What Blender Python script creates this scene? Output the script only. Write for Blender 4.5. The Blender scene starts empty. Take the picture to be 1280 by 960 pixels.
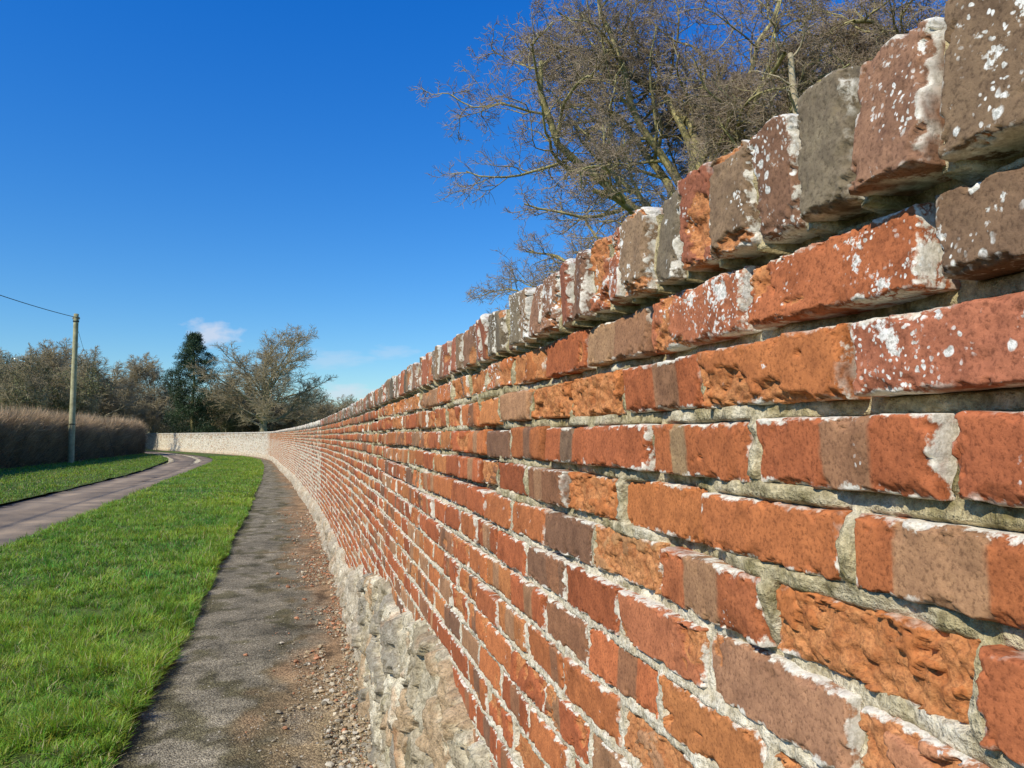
import bpy, math, numpy as np
from mathutils import Vector
R=np.random.RandomState(7)
scene=bpy.context.scene
CAMZ=1.55
# ------------------------------------------------------------------ helpers
def h3(ix,iy,iz,seed):
    ix=ix.astype(np.int64);iy=iy.astype(np.int64);iz=iz.astype(np.int64)
    h=(ix*374761393+iy*668265263+iz*1440662683+seed*974634777)&0xffffffff
    h=((h^(h>>13))*1274126177)&0xffffffff
    h=((h^(h>>15))*2246822519)&0xffffffff
    h=h^(h>>16)
    return (h&0xffffff)/float(0xffffff)
def vnoise(x,y,z,seed=0):
    fx=np.floor(x);fy=np.floor(y);fz=np.floor(z)
    tx=x-fx;ty=y-fy;tz=z-fz
    tx=tx*tx*(3-2*tx);ty=ty*ty*(3-2*ty);tz=tz*tz*(3-2*tz)
    r=0
    for a in (0,1):
        wa=tx if a else 1-tx
        for b in (0,1):
            wb=ty if b else 1-ty
            for c in (0,1):
                wc=tz if c else 1-tz
                r=r+wa*wb*wc*h3(fx+a,fy+b,fz+c,seed)
    return r*2-1
def fbm(x,y,z,o=3,seed=0,g=.5):
    s=0;a=1;t=0;f=1.0
    for i in range(o):
        s=s+a*vnoise(x*f+i*17.3,y*f+i*5.1,z*f+i*9.7,seed+i);t+=a;a*=g;f*=2.03
    return s/t
def worley(x,y,seed=0,w=None):
    fx=np.floor(x);fy=np.floor(y)
    w=fx*0 if w is None else np.floor(w)+0*fx
    f1=np.full(x.shape,9.);f2=np.full(x.shape,9.);idv=np.zeros(x.shape);ox=np.zeros(x.shape);oy=np.zeros(x.shape)
    for a in(-1,0,1):
        for b in(-1,0,1):
            cx=fx+a;cy=fy+b
            px=cx+h3(cx,cy,w*3,seed);py=cy+h3(cx,cy,w*3+1,seed)
            d=np.hypot(px-x,py-y);cid=h3(cx,cy,w*3+2,seed)
            m=d<f1
            f2=np.where(m,f1,np.minimum(f2,d));idv=np.where(m,cid,idv);ox=np.where(m,x-px,ox);oy=np.where(m,y-py,oy);f1=np.where(m,d,f1)
    return f1,f2,idv,ox,oy
def sst(a,b,x):
    t=np.clip((x-a)/(b-a),0,1);return t*t*(3-2*t)
def mesh_obj(name,V,F,mat=None,parent=None,attrs=None,smooth=True):
    me=bpy.data.meshes.new(name)
    V=np.asarray(V,dtype=np.float32).reshape(-1,3)
    if not isinstance(F,list):F=[F]
    F=[np.asarray(f,dtype=np.int32) for f in F if len(f)]
    me.vertices.add(len(V));me.vertices.foreach_set('co',V.ravel())
    idx=np.concatenate([f.ravel() for f in F])
    tot=np.concatenate([np.full(len(f),f.shape[1],dtype=np.int32) for f in F])
    st=np.concatenate([[0],np.cumsum(tot)[:-1]]).astype(np.int32)
    me.loops.add(len(idx));me.loops.foreach_set('vertex_index',idx)
    me.polygons.add(len(tot));me.polygons.foreach_set('loop_start',st)
    me.polygons.foreach_set('use_smooth',np.full(len(tot),smooth))
    me.update(calc_edges=True)
    if attrs:
        for k,a in attrs.items():
            ca=me.color_attributes.new(k,'FLOAT_COLOR','POINT')
            a=np.asarray(a,dtype=np.float32).reshape(len(V),-1)
            if a.shape[1]==3:a=np.concatenate([a,np.ones((len(V),1),np.float32)],1)
            ca.data.foreach_set('color',a.ravel())
    me.validate()
    ob=bpy.data.objects.new(name,me);scene.collection.objects.link(ob)
    if mat:me.materials.append(mat)
    if parent:ob.parent=parent
    return ob
def empty(name,loc=(0,0,0)):
    e=bpy.data.objects.new(name,None);scene.collection.objects.link(e);e.location=loc;return e
def gridfaces(nu,nv,nb=1):
    i=np.arange(nu-1)[:,None]*nv+np.arange(nv-1)[None]
    q=np.stack([i,i+nv,i+nv+1,i+1],-1).reshape(-1,4)
    return (q[None]+(np.arange(nb)*nu*nv)[:,None,None]).reshape(-1,4)
class M:
    def __init__(s,name):
        s.m=bpy.data.materials.new(name);s.m.use_nodes=True;s.nt=s.m.node_tree
        s.b=s.nt.nodes['Principled BSDF'];s.out=s.nt.nodes['Material Output']
        s.tc=s.n('ShaderNodeTexCoord').outputs['Object']
        s.b.inputs['Specular IOR Level'].default_value=.2
        s.b.inputs['Roughness'].default_value=.9
    def n(s,t,**k):
        n=s.nt.nodes.new(t)
        for a,b in k.items():setattr(n,a,b)
        return n
    def L(s,a,b):s.nt.links.new(a,b)
    def _in(s,sock,v):
        if isinstance(v,bpy.types.NodeSocket):s.L(v,sock)
        elif v is not None:
            if isinstance(v,tuple) and len(v)==3 and sock.type=='RGBA':v=v+(1,)
            sock.default_value=v
    def noise(s,sc,det=4,ro=.55,vec=None,dist=0):
        n=s.n('ShaderNodeTexNoise');n.inputs['Scale'].default_value=sc;n.inputs['Detail'].default_value=det
        n.inputs['Roughness'].default_value=ro;n.inputs['Distortion'].default_value=dist
        s.L(vec or s.tc,n.inputs['Vector']);return n.outputs['Fac']
    def vor(s,sc,out='Distance',feat='F1',vec=None):
        n=s.n('ShaderNodeTexVoronoi',feature=feat);n.inputs['Scale'].default_value=sc
        s.L(vec or s.tc,n.inputs['Vector']);return n.outputs[out]
    def ramp(s,f,a,b,lo=0.,hi=1.):
        n=s.n('ShaderNodeMapRange',clamp=True)
        s._in(n.inputs[0],f)
        for i,v in enumerate((a,b,lo,hi)):n.inputs[i+1].default_value=v
        return n.outputs[0]
    def math(s,op,a,b=None,c=None):
        n=s.n('ShaderNodeMath',operation=op);s._in(n.inputs[0],a)
        if b is not None:s._in(n.inputs[1],b)
        if c is not None:s._in(n.inputs[2],c)
        return n.outputs[0]
    def mix(s,f,a,b,bt='MIX'):
        n=s.n('ShaderNodeMix',data_type='RGBA',blend_type=bt)
        s._in(n.inputs[0],f);s._in(n.inputs[6],a);s._in(n.inputs[7],b);return n.outputs[2]
    def attr(s,name):
        n=s.n('ShaderNodeAttribute',attribute_name=name);return n
    def sep(s,c):
        n=s.n('ShaderNodeSeparateColor');s.L(c,n.inputs[0]);return n.outputs
    def bump(s,h,st=.5,d=.01,nrm=None):
        n=s.n('ShaderNodeBump');n.inputs['Strength'].default_value=st;n.inputs['Distance'].default_value=d
        s._in(n.inputs['Height'],h)
        if nrm:s.L(nrm,n.inputs['Normal'])
        return n.outputs[0]
    def fin(s,col,nrm=None,rough=None):
        s._in(s.b.inputs['Base Color'],col)
        if nrm:s.L(nrm,s.b.inputs['Normal'])
        if rough is not None:s._in(s.b.inputs['Roughness'],rough)
        return s.m
# ------------------------------------------------------------------ layout curves (x as a function of y)
def curve(pts,sm=2.5):
    ys=np.arange(-40,140,.1);p=np.array(pts,float)
    xs=np.interp(ys,p[:,0],p[:,1]);k=np.exp(-.5*(np.arange(-60,61)*.1/sm)**2);k/=k.sum()
    xp=np.pad(xs,60,mode='edge');xs=np.convolve(xp,k,'valid')
    return lambda y:np.interp(y,ys,xs)
xw=curve([(-40,.42),(7,.42),(13,.29),(20,-.05),(28,-.5),(35,-1.03),(44,-1.6),(52,-2.2),(60,-3.6),(68,-6.0),(80,-11),(94,-16.7),(140,-35)],1.6)
xp=curve([(-40,-.8),(0,-.82),(4,-.87),(8,-.96),(15,-1.13),(28,-1.5),(40,-2.05),(52,-2.9),(60,-4.5),(68,-6.9),(80,-11.9),(94,-17.6),(140,-36)],1.6)
xr=curve([(-40,-3.9),(12,-3.97),(16,-4.07),(27,-4.6),(48,-5.3),(56,-6.2),(65,-8.2),(77,-12.2),(94,-19.3),(140,-38)])
xl=curve([(-40,-6.4),(19,-6.5),(36,-6.9),(53,-8.4),(65,-11.0),(77,-15),(94,-22.3),(140,-41)])
# ------------------------------------------------------------------ materials
def brick_mat():
    m=M('weathered_brick')
    col=m.attr('Col').outputs['Color'];dat=m.attr('Dat');sp,ed,li=m.sep(dat.outputs['Color'])[:3];cr=dat.outputs['Alpha']
    n1=m.noise(42,5,.66);n2=m.noise(260,3,.7);n3=m.noise(13,4,.6)
    c=m.mix(m.ramp(n1,.32,.70),m.mix(1,col,(.76,.73,.70),'MULTIPLY'),m.mix(1,col,(1.25,1.24,1.14),'MULTIPLY'))
    c=m.mix(m.ramp(n2,.34,.50,.72,0),c,m.mix(1,col,(.38,.35,.33),'MULTIPLY'))
    c=m.mix(m.ramp(n2,.60,.70,0,.4),c,m.mix(1,col,(1.45,1.5,1.4),'MULTIPLY'))
    c=m.mix(m.ramp(n3,.53,.68,0,.65),c,m.mix(1,c,(.52,.50,.48),'MULTIPLY'))
    osp=m.mix(m.ramp(n1,.35,.65),(.36,.125,.040),(.62,.28,.105))
    osp=m.mix(m.ramp(n2,.36,.54,.6,0),osp,(.17,.065,.028))
    spm=m.ramp(m.math('ADD',sp,m.math('MULTIPLY',m.math('SUBTRACT',n1,.5),.9)),.4,.6)
    c=m.mix(m.math('MULTIPLY',spm,.85),c,osp)
    e=m.math('ADD',ed,m.math('MULTIPLY',m.math('SUBTRACT',n1,.5),2.2))
    crm=m.math('MULTIPLY',m.ramp(e,.02,.19,1,0),m.ramp(m.math('ADD',cr,m.math('MULTIPLY',m.math('SUBTRACT',n3,.5),1.6)),.34,.54))
    lc=m.mix(m.ramp(n2,.38,.56),(.42,.41,.35),(.82,.80,.72))
    c=m.mix(m.math('MULTIPLY',crm,.94),c,m.mix(.5,lc,(.66,.58,.43)))
    nn=m.n('ShaderNodeTexNoise');nn.inputs['Scale'].default_value=110;nn.inputs['Detail'].default_value=1;m.L(m.tc,nn.inputs['Vector'])
    wv=m.n('ShaderNodeVectorMath',operation='MULTIPLY_ADD');m.L(nn.outputs['Color'],wv.inputs[0]);wv.inputs[1].default_value=(.008,)*3;m.L(m.tc,wv.inputs[2])
    va=m.vor(62,vec=wv.outputs[0]);vb=m.vor(170,vec=wv.outputs[0]);sel=m.noise(19,2)
    k1=m.math('MULTIPLY',m.ramp(va,.22,.28,1,0),m.ramp(m.math('ADD',li,m.math('MULTIPLY',m.math('SUBTRACT',sel,.5),1.9)),.54,.62))
    k2=m.math('MULTIPLY',m.ramp(vb,.24,.32,1,0),m.ramp(m.math('ADD',li,m.math('MULTIPLY',m.math('SUBTRACT',n3,.5),1.9)),.40,.52))
    k3=m.ramp(m.math('ADD',m.math('MULTIPLY',li,.25),m.math('ADD',m.math('MULTIPLY',n3,.35),m.math('MULTIPLY',n1,.65))),.675,.70)
    k=m.math('MAXIMUM',m.math('MAXIMUM',k1,k2),k3)
    c=m.mix(m.math('MULTIPLY',k,.92),c,lc)
    hgt=m.math('ADD',n2,m.math('MULTIPLY',m.noise(70,4,.65),.6))
    st=m.math('MULTIPLY_ADD',spm,.45,.40)
    b=m.n('ShaderNodeBump');b.inputs['Distance'].default_value=.0019;m.L(st,b.inputs['Strength']);m.L(hgt,b.inputs['Height'])
    return m.fin(c,b.outputs[0],.9)
def mortar_mat():
    m=M('lime_mortar');dat=m.sep(m.attr('Dat').outputs['Color'])
    n1=m.noise(45,5,.65);n2=m.noise(9,4,.6);n3=m.noise(170,3,.7)
    light=m.mix(m.ramp(n1,.35,.65),(.50,.42,.27),(.80,.73,.57))
    moss=m.mix(m.ramp(n1,.35,.65),(.17,.14,.055),(.60,.50,.29))
    f=m.math('ADD',dat[0],m.math('MULTIPLY',m.math('SUBTRACT',n2,.5),1.5))
    c=m.mix(m.ramp(f,.3,.7),light,moss)
    c=m.mix(m.ramp(n3,.36,.54,.5,0),c,(.12,.09,.05))
    return m.fin(c,m.bump(m.math('ADD',n3,n1),.9,.005),.97)
def plinth_mat():
    m=M('rubble_stone');a=m.attr('Col').outputs['Color']
    n1=m.noise(22,6,.72);n2=m.noise(110,4,.72);n3=m.noise(5,4,.6)
    c=m.mix(m.ramp(n1,.32,.68),m.mix(1,a,(.54,.50,.42),'MULTIPLY'),m.mix(1,a,(1.35,1.33,1.24),'MULTIPLY'))
    c=m.mix(m.ramp(n2,.36,.52,.65,0),c,(.14,.115,.075))
    c=m.mix(m.ramp(n3,.58,.68,0,.5),c,m.mix(1,c,(.80,.48,.30),'MULTIPLY'))
    c=m.mix(m.ramp(n3,.40,.34,0,.5),c,m.mix(1,c,(.50,.48,.33),'MULTIPLY'))
    return m.fin(c,m.bump(m.math('ADD',m.math('MULTIPLY',n2,.7),n1),1.,.016),.95)
def path_mat():
    m=M('worn_asphalt');a=m.attr('Col').outputs['Color']
    n1=m.noise(3,6,.72);n2=m.noise(60,4,.7);v=m.vor(110);vc=m.vor(110,'Color')
    c=m.mix(m.ramp(n1,.34,.66),m.mix(1,a,(.56,.56,.52),'MULTIPLY'),m.mix(1,a,(1.35,1.32,1.25),'MULTIPLY'))
    g=m.ramp(m.sep(vc)[0],0,1,.45,1.7);gc=m.n('ShaderNodeCombineColor');[m.L(g,gc.inputs[i]) for i in range(3)]
    c=m.mix(.85,c,m.mix(1,c,gc.outputs[0],'MULTIPLY'))
    c=m.mix(m.ramp(n2,.42,.60,.6,0),c,m.mix(1,c,(.45,.43,.4),'MULTIPLY'))
    nn=m.n('ShaderNodeTexNoise');nn.inputs['Scale'].default_value=5;nn.inputs['Detail'].default_value=4;m.L(m.tc,nn.inputs['Vector'])
    wv=m.n('ShaderNodeVectorMath',operation='MULTIPLY_ADD');m.L(nn.outputs['Color'],wv.inputs[0]);wv.inputs[1].default_value=(.35,)*3;m.L(m.tc,wv.inputs[2])
    cd=m.vor(1.3,feat='DISTANCE_TO_EDGE',vec=wv.outputs[0])
    ck=m.math('MULTIPLY',m.ramp(cd,.003,.010,1,0),m.ramp(n1,.50,.58,1,0))
    c=m.mix(m.math('MULTIPLY',ck,.6),c,(.035,.032,.02))
    h=m.math('ADD',m.math('MULTIPLY',v,-.8),n2)
    return m.fin(c,m.bump(h,.9,.008),.95)
def road_mat():
    m=M('country_road');a=m.attr('Col').outputs['Color']
    n1=m.noise(1.1,6,.65);n2=m.noise(40,4,.7);nw=m.noise(1.3,4,.6)
    c=m.mix(m.ramp(n1,.35,.65),m.mix(1,a,(.60,.60,.60),'MULTIPLY'),m.mix(1,a,(1.35,1.25,1.1),'MULTIPLY'))
    c=m.mix(m.ramp(n2,.4,.65,.45,0),c,m.mix(1,c,(.5,.5,.5),'MULTIPLY'))
    wet=m.sep(m.attr('Dat').outputs['Color'])[0]
    wn=m.math('ADD',wet,m.math('MULTIPLY',m.math('SUBTRACT',nw,.5),1.9))
    w=m.ramp(wn,.48,.58);damp=m.ramp(wn,.15,.42)
    c=m.mix(damp,c,m.mix(1,c,(.50,.47,.44),'MULTIPLY'))
    m.b.inputs['Specular IOR Level'].default_value=.5
    return m.fin(c,m.bump(m.math('MULTIPLY',n2,m.math('SUBTRACT',1,w)),.5,.006),m.ramp(w,0,1,1.,.04))
def soil_mat():
    m=M('turf_soil');n=m.noise(14,6,.65);n0=m.noise(1.2,4)
    c=m.mix(m.ramp(n,.35,.65),(.035,.045,.012),(.12,.17,.03))
    c=m.mix(m.ramp(n0,.4,.7,0,.5),c,(.15,.19,.04))
    return m.fin(c,m.bump(n,1,.03),.95)
def field_mat():
    m=M('field_grass');n=m.noise(.05,6,.6);n2=m.noise(3,5,.7)
    c=m.mix(m.ramp(n,.35,.65),(.10,.16,.03),(.19,.24,.06))
    c=m.mix(m.ramp(n2,.4,.65,0,.5),c,(.06,.09,.02))
    return m.fin(c,m.bump(n2,.6,.05),.95)
def blade_mat(name,tr=.35):
    m=M(name);a=m.attr('Col').outputs['Color']
    m.L(a,m.b.inputs['Base Color']);m.b.inputs['Roughness'].default_value=.5;m.b.inputs['Specular IOR Level'].default_value=.3
    t=m.n('ShaderNodeBsdfTranslucent');m.L(a,t.inputs['Color'])
    x=m.n('ShaderNodeMixShader');x.inputs[0].default_value=tr
    m.L(m.b.outputs[0],x.inputs[1]);m.L(t.outputs[0],x.inputs[2]);m.L(x.outputs[0],m.out.inputs['Surface'])
    return m.m
def bark_mat(name,a,b,sc=6):
    m=M(name);n=m.noise(sc,5,.65)
    c=m.mix(m.ramp(n,.35,.65),a,b)
    return m.fin(c,m.bump(n,.8,.03),.9)
def col_mat(name,rough=.85,nsc=8):
    m=M(name);a=m.attr('Col').outputs['Color'];n=m.noise(nsc,4,.65)
    c=m.mix(m.ramp(n,.35,.65),m.mix(1,a,(.65,.65,.65),'MULTIPLY'),m.mix(1,a,(1.25,1.25,1.25),'MULTIPLY'))
    return m.fin(c,m.bump(n,.6,.004),rough)
MB=brick_mat();MM=mortar_mat();MP=plinth_mat();MPA=path_mat();MR=road_mat();MS=soil_mat();MF=field_mat()
MG=blade_mat('grass_blade',.4);ML=blade_mat('evergreen_leaf',.15);MT=blade_mat('hedge_twig',.12)
# ------------------------------------------------------------------ brick wall
wall=empty('brick_wall')
CH=.0765;TOP=1.727;PITCH=.2325
SMIN,SMAX=-5.0,112.0
PHS=[.441,.532,.435,.541,.421,.538]
joints=[]
NR=22
for j in range(NR):
    ph=PHS[j] if j<6 else (.43 if j%2==0 else .54)+R.uniform(-.012,.012)
    k0=int((SMIN-ph)/PITCH)-1
    arr=ph+np.arange(k0,k0+int((SMAX-SMIN)/PITCH)+2)*PITCH
    jit=R.normal(0,.0045,len(arr));jit[(arr>.1)&(arr<1.2)]*=(.3 if j<6 else 1)
    joints.append(arr+jit)
def plh(s):
    return CAMZ-np.interp(s,[-5,0,1.7,2.8,4,4.5,6.2,6.6,9,20,50,56,112],[.72,.72,.75,.70,.79,.86,1.03,1.22,1.27,1.30,1.32,1.30,1.30])+.035*np.sin(s*3.1)*(s<9)
GAIN=.96
pal=np.array([(.41,.122,.048),(.48,.165,.060),(.38,.113,.046),(.51,.20,.072),(.30,.14,.072),(.23,.12,.070),(.41,.22,.115),(.45,.142,.056)])*GAIN
palw=np.array([.22,.24,.14,.15,.08,.04,.08,.05])
def rowdisp(s,j): return .003*np.sin(s*1.7+j*1.1)+.002*np.sin(s*4.3+j*2.3)
spec={}
RED=(.41,.125,.049);ORG=(.49,.175,.058);TAN=(.39,.23,.125);DK=(.21,.13,.08);BRN=(.32,.165,.09)
def S(r,c,col,sp=-.9,ro=1.,li=.1,cr=.3,band=None): spec[(r,round(c,2))]=(np.array(col)*GAIN,sp,ro,li,cr,band)
S(0,.33,DK,-.9,1.4,.50,.4,(.0,.35,RED));S(0,.55,(.46,.15,.062),-.28,1.1,.28,.4);S(0,.78,(.46,.165,.08),-.15,2.4,.45,.5)
S(0,1.01,BRN,-.9,.8,.1,.55,(.5,1.,TAN));S(0,1.25,RED,-.4,1,.1,.4);S(0,1.48,ORG,.2,1.8,.1,.3)
S(1,.42,(.43,.155,.085),-.9,3.0,.46,.45);S(1,.65,(.48,.17,.06),-.24,1.0,.1,.55);S(1,.90,RED,-.9,.7,.0,.55,(.25,.55,BRN));S(1,1.13,ORG,.2,2.,.1,.3);S(1,1.36,ORG,.2,2.,.1,.3)
S(2,.32,(.42,.13,.056),-.7,1.,.3,.5);S(2,.55,(.42,.13,.053),-.9,.7,.12,.6,(.28,.55,(.36,.185,.10)));S(2,.78,(.44,.142,.053),-.9,.7,.05,.6,(.6,.78,(.36,.235,.125)));S(2,1.02,(.43,.132,.053),-.6,.7,.05,.55);S(2,1.25,RED,-.9,.7,.05,.5,(.3,.6,DK))
S(3,.42,(.43,.142,.053),-.9,.7,.0,.55,(.42,.80,(.41,.225,.12)));S(3,.66,(.47,.16,.058),-.9,.8,.05,.62);S(3,.88,(.48,.17,.058),-.9,.7,.05,.58);S(3,1.11,ORG,.1,1.6,.05,.45)
S(4,.31,(.44,.142,.058),-.8,.8,.05,.55);S(4,.535,ORG,.45,1.5,.0,.4);S(4,.765,(.43,.142,.058),-.8,.8,.05,.5,(.35,.7,(.37,.205,.11)));S(4,.99,(.49,.25,.11),.1,1.4,.0,.55)
S(5,.42,(.51,.23,.12),-.2,1.5,.3,.95);S(5,.655,(.40,.21,.12),-.8,1,.1,.7);S(5,.88,(.48,.172,.08),-.4,1.1,.1,.65)
recs=[]
for j in range(NR):
    J=joints[j];z1b=TOP-j*CH
    for i in range(len(J)-1):
        s0,s1=J[i],J[i+1];sc=(s0+s1)/2
        zc=z1b-CH/2
        if zc<plh(sc)-.05:continue
        g=.0066
        gz=1.40 if j<4 else 1.05
        rr=dict(s0=s0+g*R.uniform(.7,1.3),s1=s1-g*R.uniform(.7,1.3),z0=z1b-CH+.005*gz*R.uniform(.7,1.3),z1=z1b-.0055*gz*R.uniform(.7,1.3),j=j)
        dz=float(rowdisp(sc,j)) if sc>1.6 else 0;rr['z0']+=dz;rr['z1']+=dz
        col=pal[R.choice(len(pal),p=palw)]*R.uniform(.80,1.15)
        sp=R.choice([-.9,-.5,-.2,.15],p=[.60,.22,.12,.06])
        if j<=1 and 1.3<sc<5:sp=R.choice([-.5,0,.35],p=[.35,.3,.35])
        ro=R.uniform(.6,1.5);li=R.uniform(0,.17)+(.18 if j==0 else 0);cr=R.uniform(.35,.6) if j<5 else R.uniform(.5,.85)
        bd=(0,0);bc=col
        if R.rand()<.40:
            a=R.uniform(.1,.6);bd=(a,a+R.uniform(.2,.42));bc=pal[R.choice([4,5,6,6])]*R.uniform(.85,1.1)
        key=None
        for (r_,c_) in spec:
            if r_==j and abs(c_-sc)<.05:key=(r_,c_)
        if key:
            col,sp,ro,li,cr,b=spec[key];col=np.array(col)
            if b:bd=(b[0],b[1]);bc=np.array(b[2])*GAIN
            else:bd=(0,0);bc=col
        col=np.array(col);
        if sc>26:
            col=col*.3+np.array((.56,.21,.078))*.7
        if sc>52:
            f=min((sc-52)/3,1);q=R.choice(3,p=[.66,.20,.14])
            col=col*(1-f)+np.array([(.90,.84,.74),(.62,.42,.29),(.50,.45,.36)][q])*R.uniform(.78,1.08)*f;bc=col
        rr.update(col=col,bc=bc,b0=bd[0],b1=bd[1],sp=sp if sc<52 else -.9,ro=ro,li=li,cr=cr if sc<52 else .1,
            fo=R.normal(0,.0027)+(.003 if sp>0 else 0),tu=R.normal(0,.0020),tv=R.normal(0,.0015),seed=R.uniform(0,1000),sd=R.uniform(.004,.009)*(1 if sc<5 else .5),rd=R.uniform(.0022,.0045))
        recs.append(rr)
def build_bricks(name,B,nu,nv,coping=False):
    if not B:return
    g=lambda k:np.array([b[k] for b in B],float)[:,None,None]
    def ax(n):
        t=np.linspace(0,1,n-2);u=t-.09*np.sin(2*np.pi*t);return np.concatenate([[0],u,[1]])
    u=ax(nu)[None,:,None];v=ax(nv)[None,None,:]
    nb=len(B)
    Ls=g('s1')-g('s0');Hs=g('z1')-g('z0')
    u=u+np.zeros((nb,nu,nv));v=v+np.zeros((nb,nu,nv))
    s=g('s0')+u*Ls;z=g('z0')+v*Hs
    es=np.minimum(u,1-u)*Ls;ez=np.minimum(v,1-v)*Hs
    det=nu>20
    sd=g('seed')
    r=g('rd')*(1+.7*fbm(s*30,z*30,sd+3,2,44));f=lambda e:r-np.sqrt(np.maximum(r*r-(r-np.minimum(e,r))**2,0))
    W1=fbm(s*25,z*25,sd,3,1);W2=fbm(s*28,z*28,sd+50,3,2)
    rnd=np.minimum(f(es)+f(ez),r*1.25)
    e=np.minimum(es,ez)
    lo=fbm(s*13,z*19,sd+9,5 if det else 2,3,.62)*1.7
    spm=sst(-.02,.05 if det else .3,lo+g('sp'))
    ro=g('ro')
    n1=fbm(s*60,z*60,sd+20,3 if det else 2,5,.6);n2=fbm(s*210,z*210,sd+30,2,6) if det else 0
    cn=fbm(s*55,z*55,sd+77,4 if det else 2,8,.6)
    chip=sst(.10,.20,cn+.44*np.exp(-e/.005)-.12)*np.exp(-e/.008)
    chip=chip*(1+.6*n2)
    d=g('fo')+g('tu')*(u-.5)*2+g('tv')*(v-.5)*2+rnd+ro*(.0004*n1+.0004*n2)+chip*.0070
    if det:
        wf1,wf2,wid,ox,oy=worley(s*30+cn*.5,z*38+n1*.4,17,sd)
        wa=wid*6.28*5
        fac=(wid-.5)*.0050+(ox*np.cos(wa)+oy*np.sin(wa))*.0042
        d=d+spm*(g('sd')+fac+.0032*n1+.0026*n2)
    else:
        d=d+spm*(g('sd')+.003*n1)
    d=np.minimum(d,.030)
    if coping:d=d-.019
    s=s+W1*.0024*np.exp(-es/.015)+W1*.0006;z=z+W2*.0024*np.exp(-ez/.015)
    if coping:
        z=z+g('rot')*(s-(g('s0')+g('s1'))/2)
        s=s+g('lean')*(z-TOP)
        topw=sst(.75,1.,v)*sst(0,1,1-np.minimum(np.minimum(u,1-u)*4,1));z=z-topw*g('wear')*(1+.8*W2)
    iu=np.zeros((nb,nu,nv),bool);iu[:,0]=1;iu[:,-1]=1;iu[:,:,0]=1;iu[:,:,-1]=1
    d=np.where(iu,(.215 if coping else .05),d)
    X=xw(s)+d;V=np.stack([X,s,z],-1)
    c=np.array([b['col'] for b in B])[:,None,None,:];bc=np.array([b['bc'] for b in B])[:,None,None,:]
    uw=u+.012*n1
    bm=(sst(g('b0')-.008,g('b0')+.008,uw)*(1-sst(g('b1')-.008,g('b1')+.008,uw)))*(g('b1')>0)
    C=c*(1-bm[...,None])+bc*bm[...,None]
    C=C*(1-.2*chip[...,None])
    D=np.stack([spm,np.clip(e/.016,0,1),g('li')+0*u,g('cr')+0*u],-1)
    F=[gridfaces(nu,nv,nb)]
    if coping:
        o=np.arange(nb)*nu*nv
        F.append(np.stack([o,o+nv-1,o+nu*nv-1,o+(nu-1)*nv],-1))
    mesh_obj(name,V,F,MB,wall,{'Col':C.reshape(-1,3),'Dat':D.reshape(-1,4)})
def lod(B,fn):
    out={}
    for b in B:out.setdefault(fn((b['s0']+b['s1'])/2),[]).append(b)
    return out
LF=lambda s:0 if .15<s<1.45 else (1 if 1.45<=s<4.5 else (2 if s<14 else 3))
dims={0:(100,36),1:(40,16),2:(10,6),3:(5,5)}
for k,b in lod(recs,LF).items():build_bricks('bricks_%d'%k,b,*dims[k])
cop=[];s=.457-.0755*60;cj=[s]
cpl=np.array([(.20,.158,.105),(.25,.165,.10),(.34,.125,.070),(.27,.145,.088),(.15,.12,.085),(.39,.138,.066)])*GAIN
while s<SMAX:
    w=.0755*R.uniform(.92,1.08);ht=.112+R.normal(0,.0035);sc=s+w/2
    ci=R.choice(6,p=[.22,.22,.16,.18,.12,.10])
    sp=R.choice([-.9,-.45,-.2,.05],p=[.55,.22,.16,.07])
    if .37<sc<1.05:
        q=[(1,-.9),(3,-.35),(0,-.9),(3,-.9),(1,-.5),(2,-.2),(0,-.9),(1,-.4),(5,-.3),(0,-.9)];ci,sp=q[int((sc-.37)/.0755)%10]
    c=cpl[ci]*R.uniform(.85,1.15)
    li=R.uniform(.15,.50);cr=R.uniform(.45,.85)
    if sc>26:c=c*.6+np.array((.34,.17,.10))*.4
    if sc>52:c=np.array((.40,.34,.27))*R.uniform(.7,1.2)
    cop.append(dict(s0=s+.0035,s1=s+w-.0035,z0=TOP+.004+R.uniform(0,.004),z1=TOP+ht,col=c,bc=c,b0=0,b1=0,sp=sp,ro=R.uniform(1.3,2.6),
      li=li,cr=cr,fo=R.normal(0,.0038),tu=R.normal(0,.0035),tv=R.normal(0,.003),seed=R.uniform(0,1000),sd=R.uniform(.005,.010),rd=R.uniform(.0035,.0065),
      rot=R.normal(0,.035),lean=R.normal(0,.03),wear=R.uniform(0,.012)))
    s+=w;cj.append(s)
cj=np.array(cj)
for k,b in lod(cop,LF).items():build_bricks('coping_%d'%k,b,*{0:(42,58),1:(18,22),2:(7,8),3:(4,5)}[k],coping=True)
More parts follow.
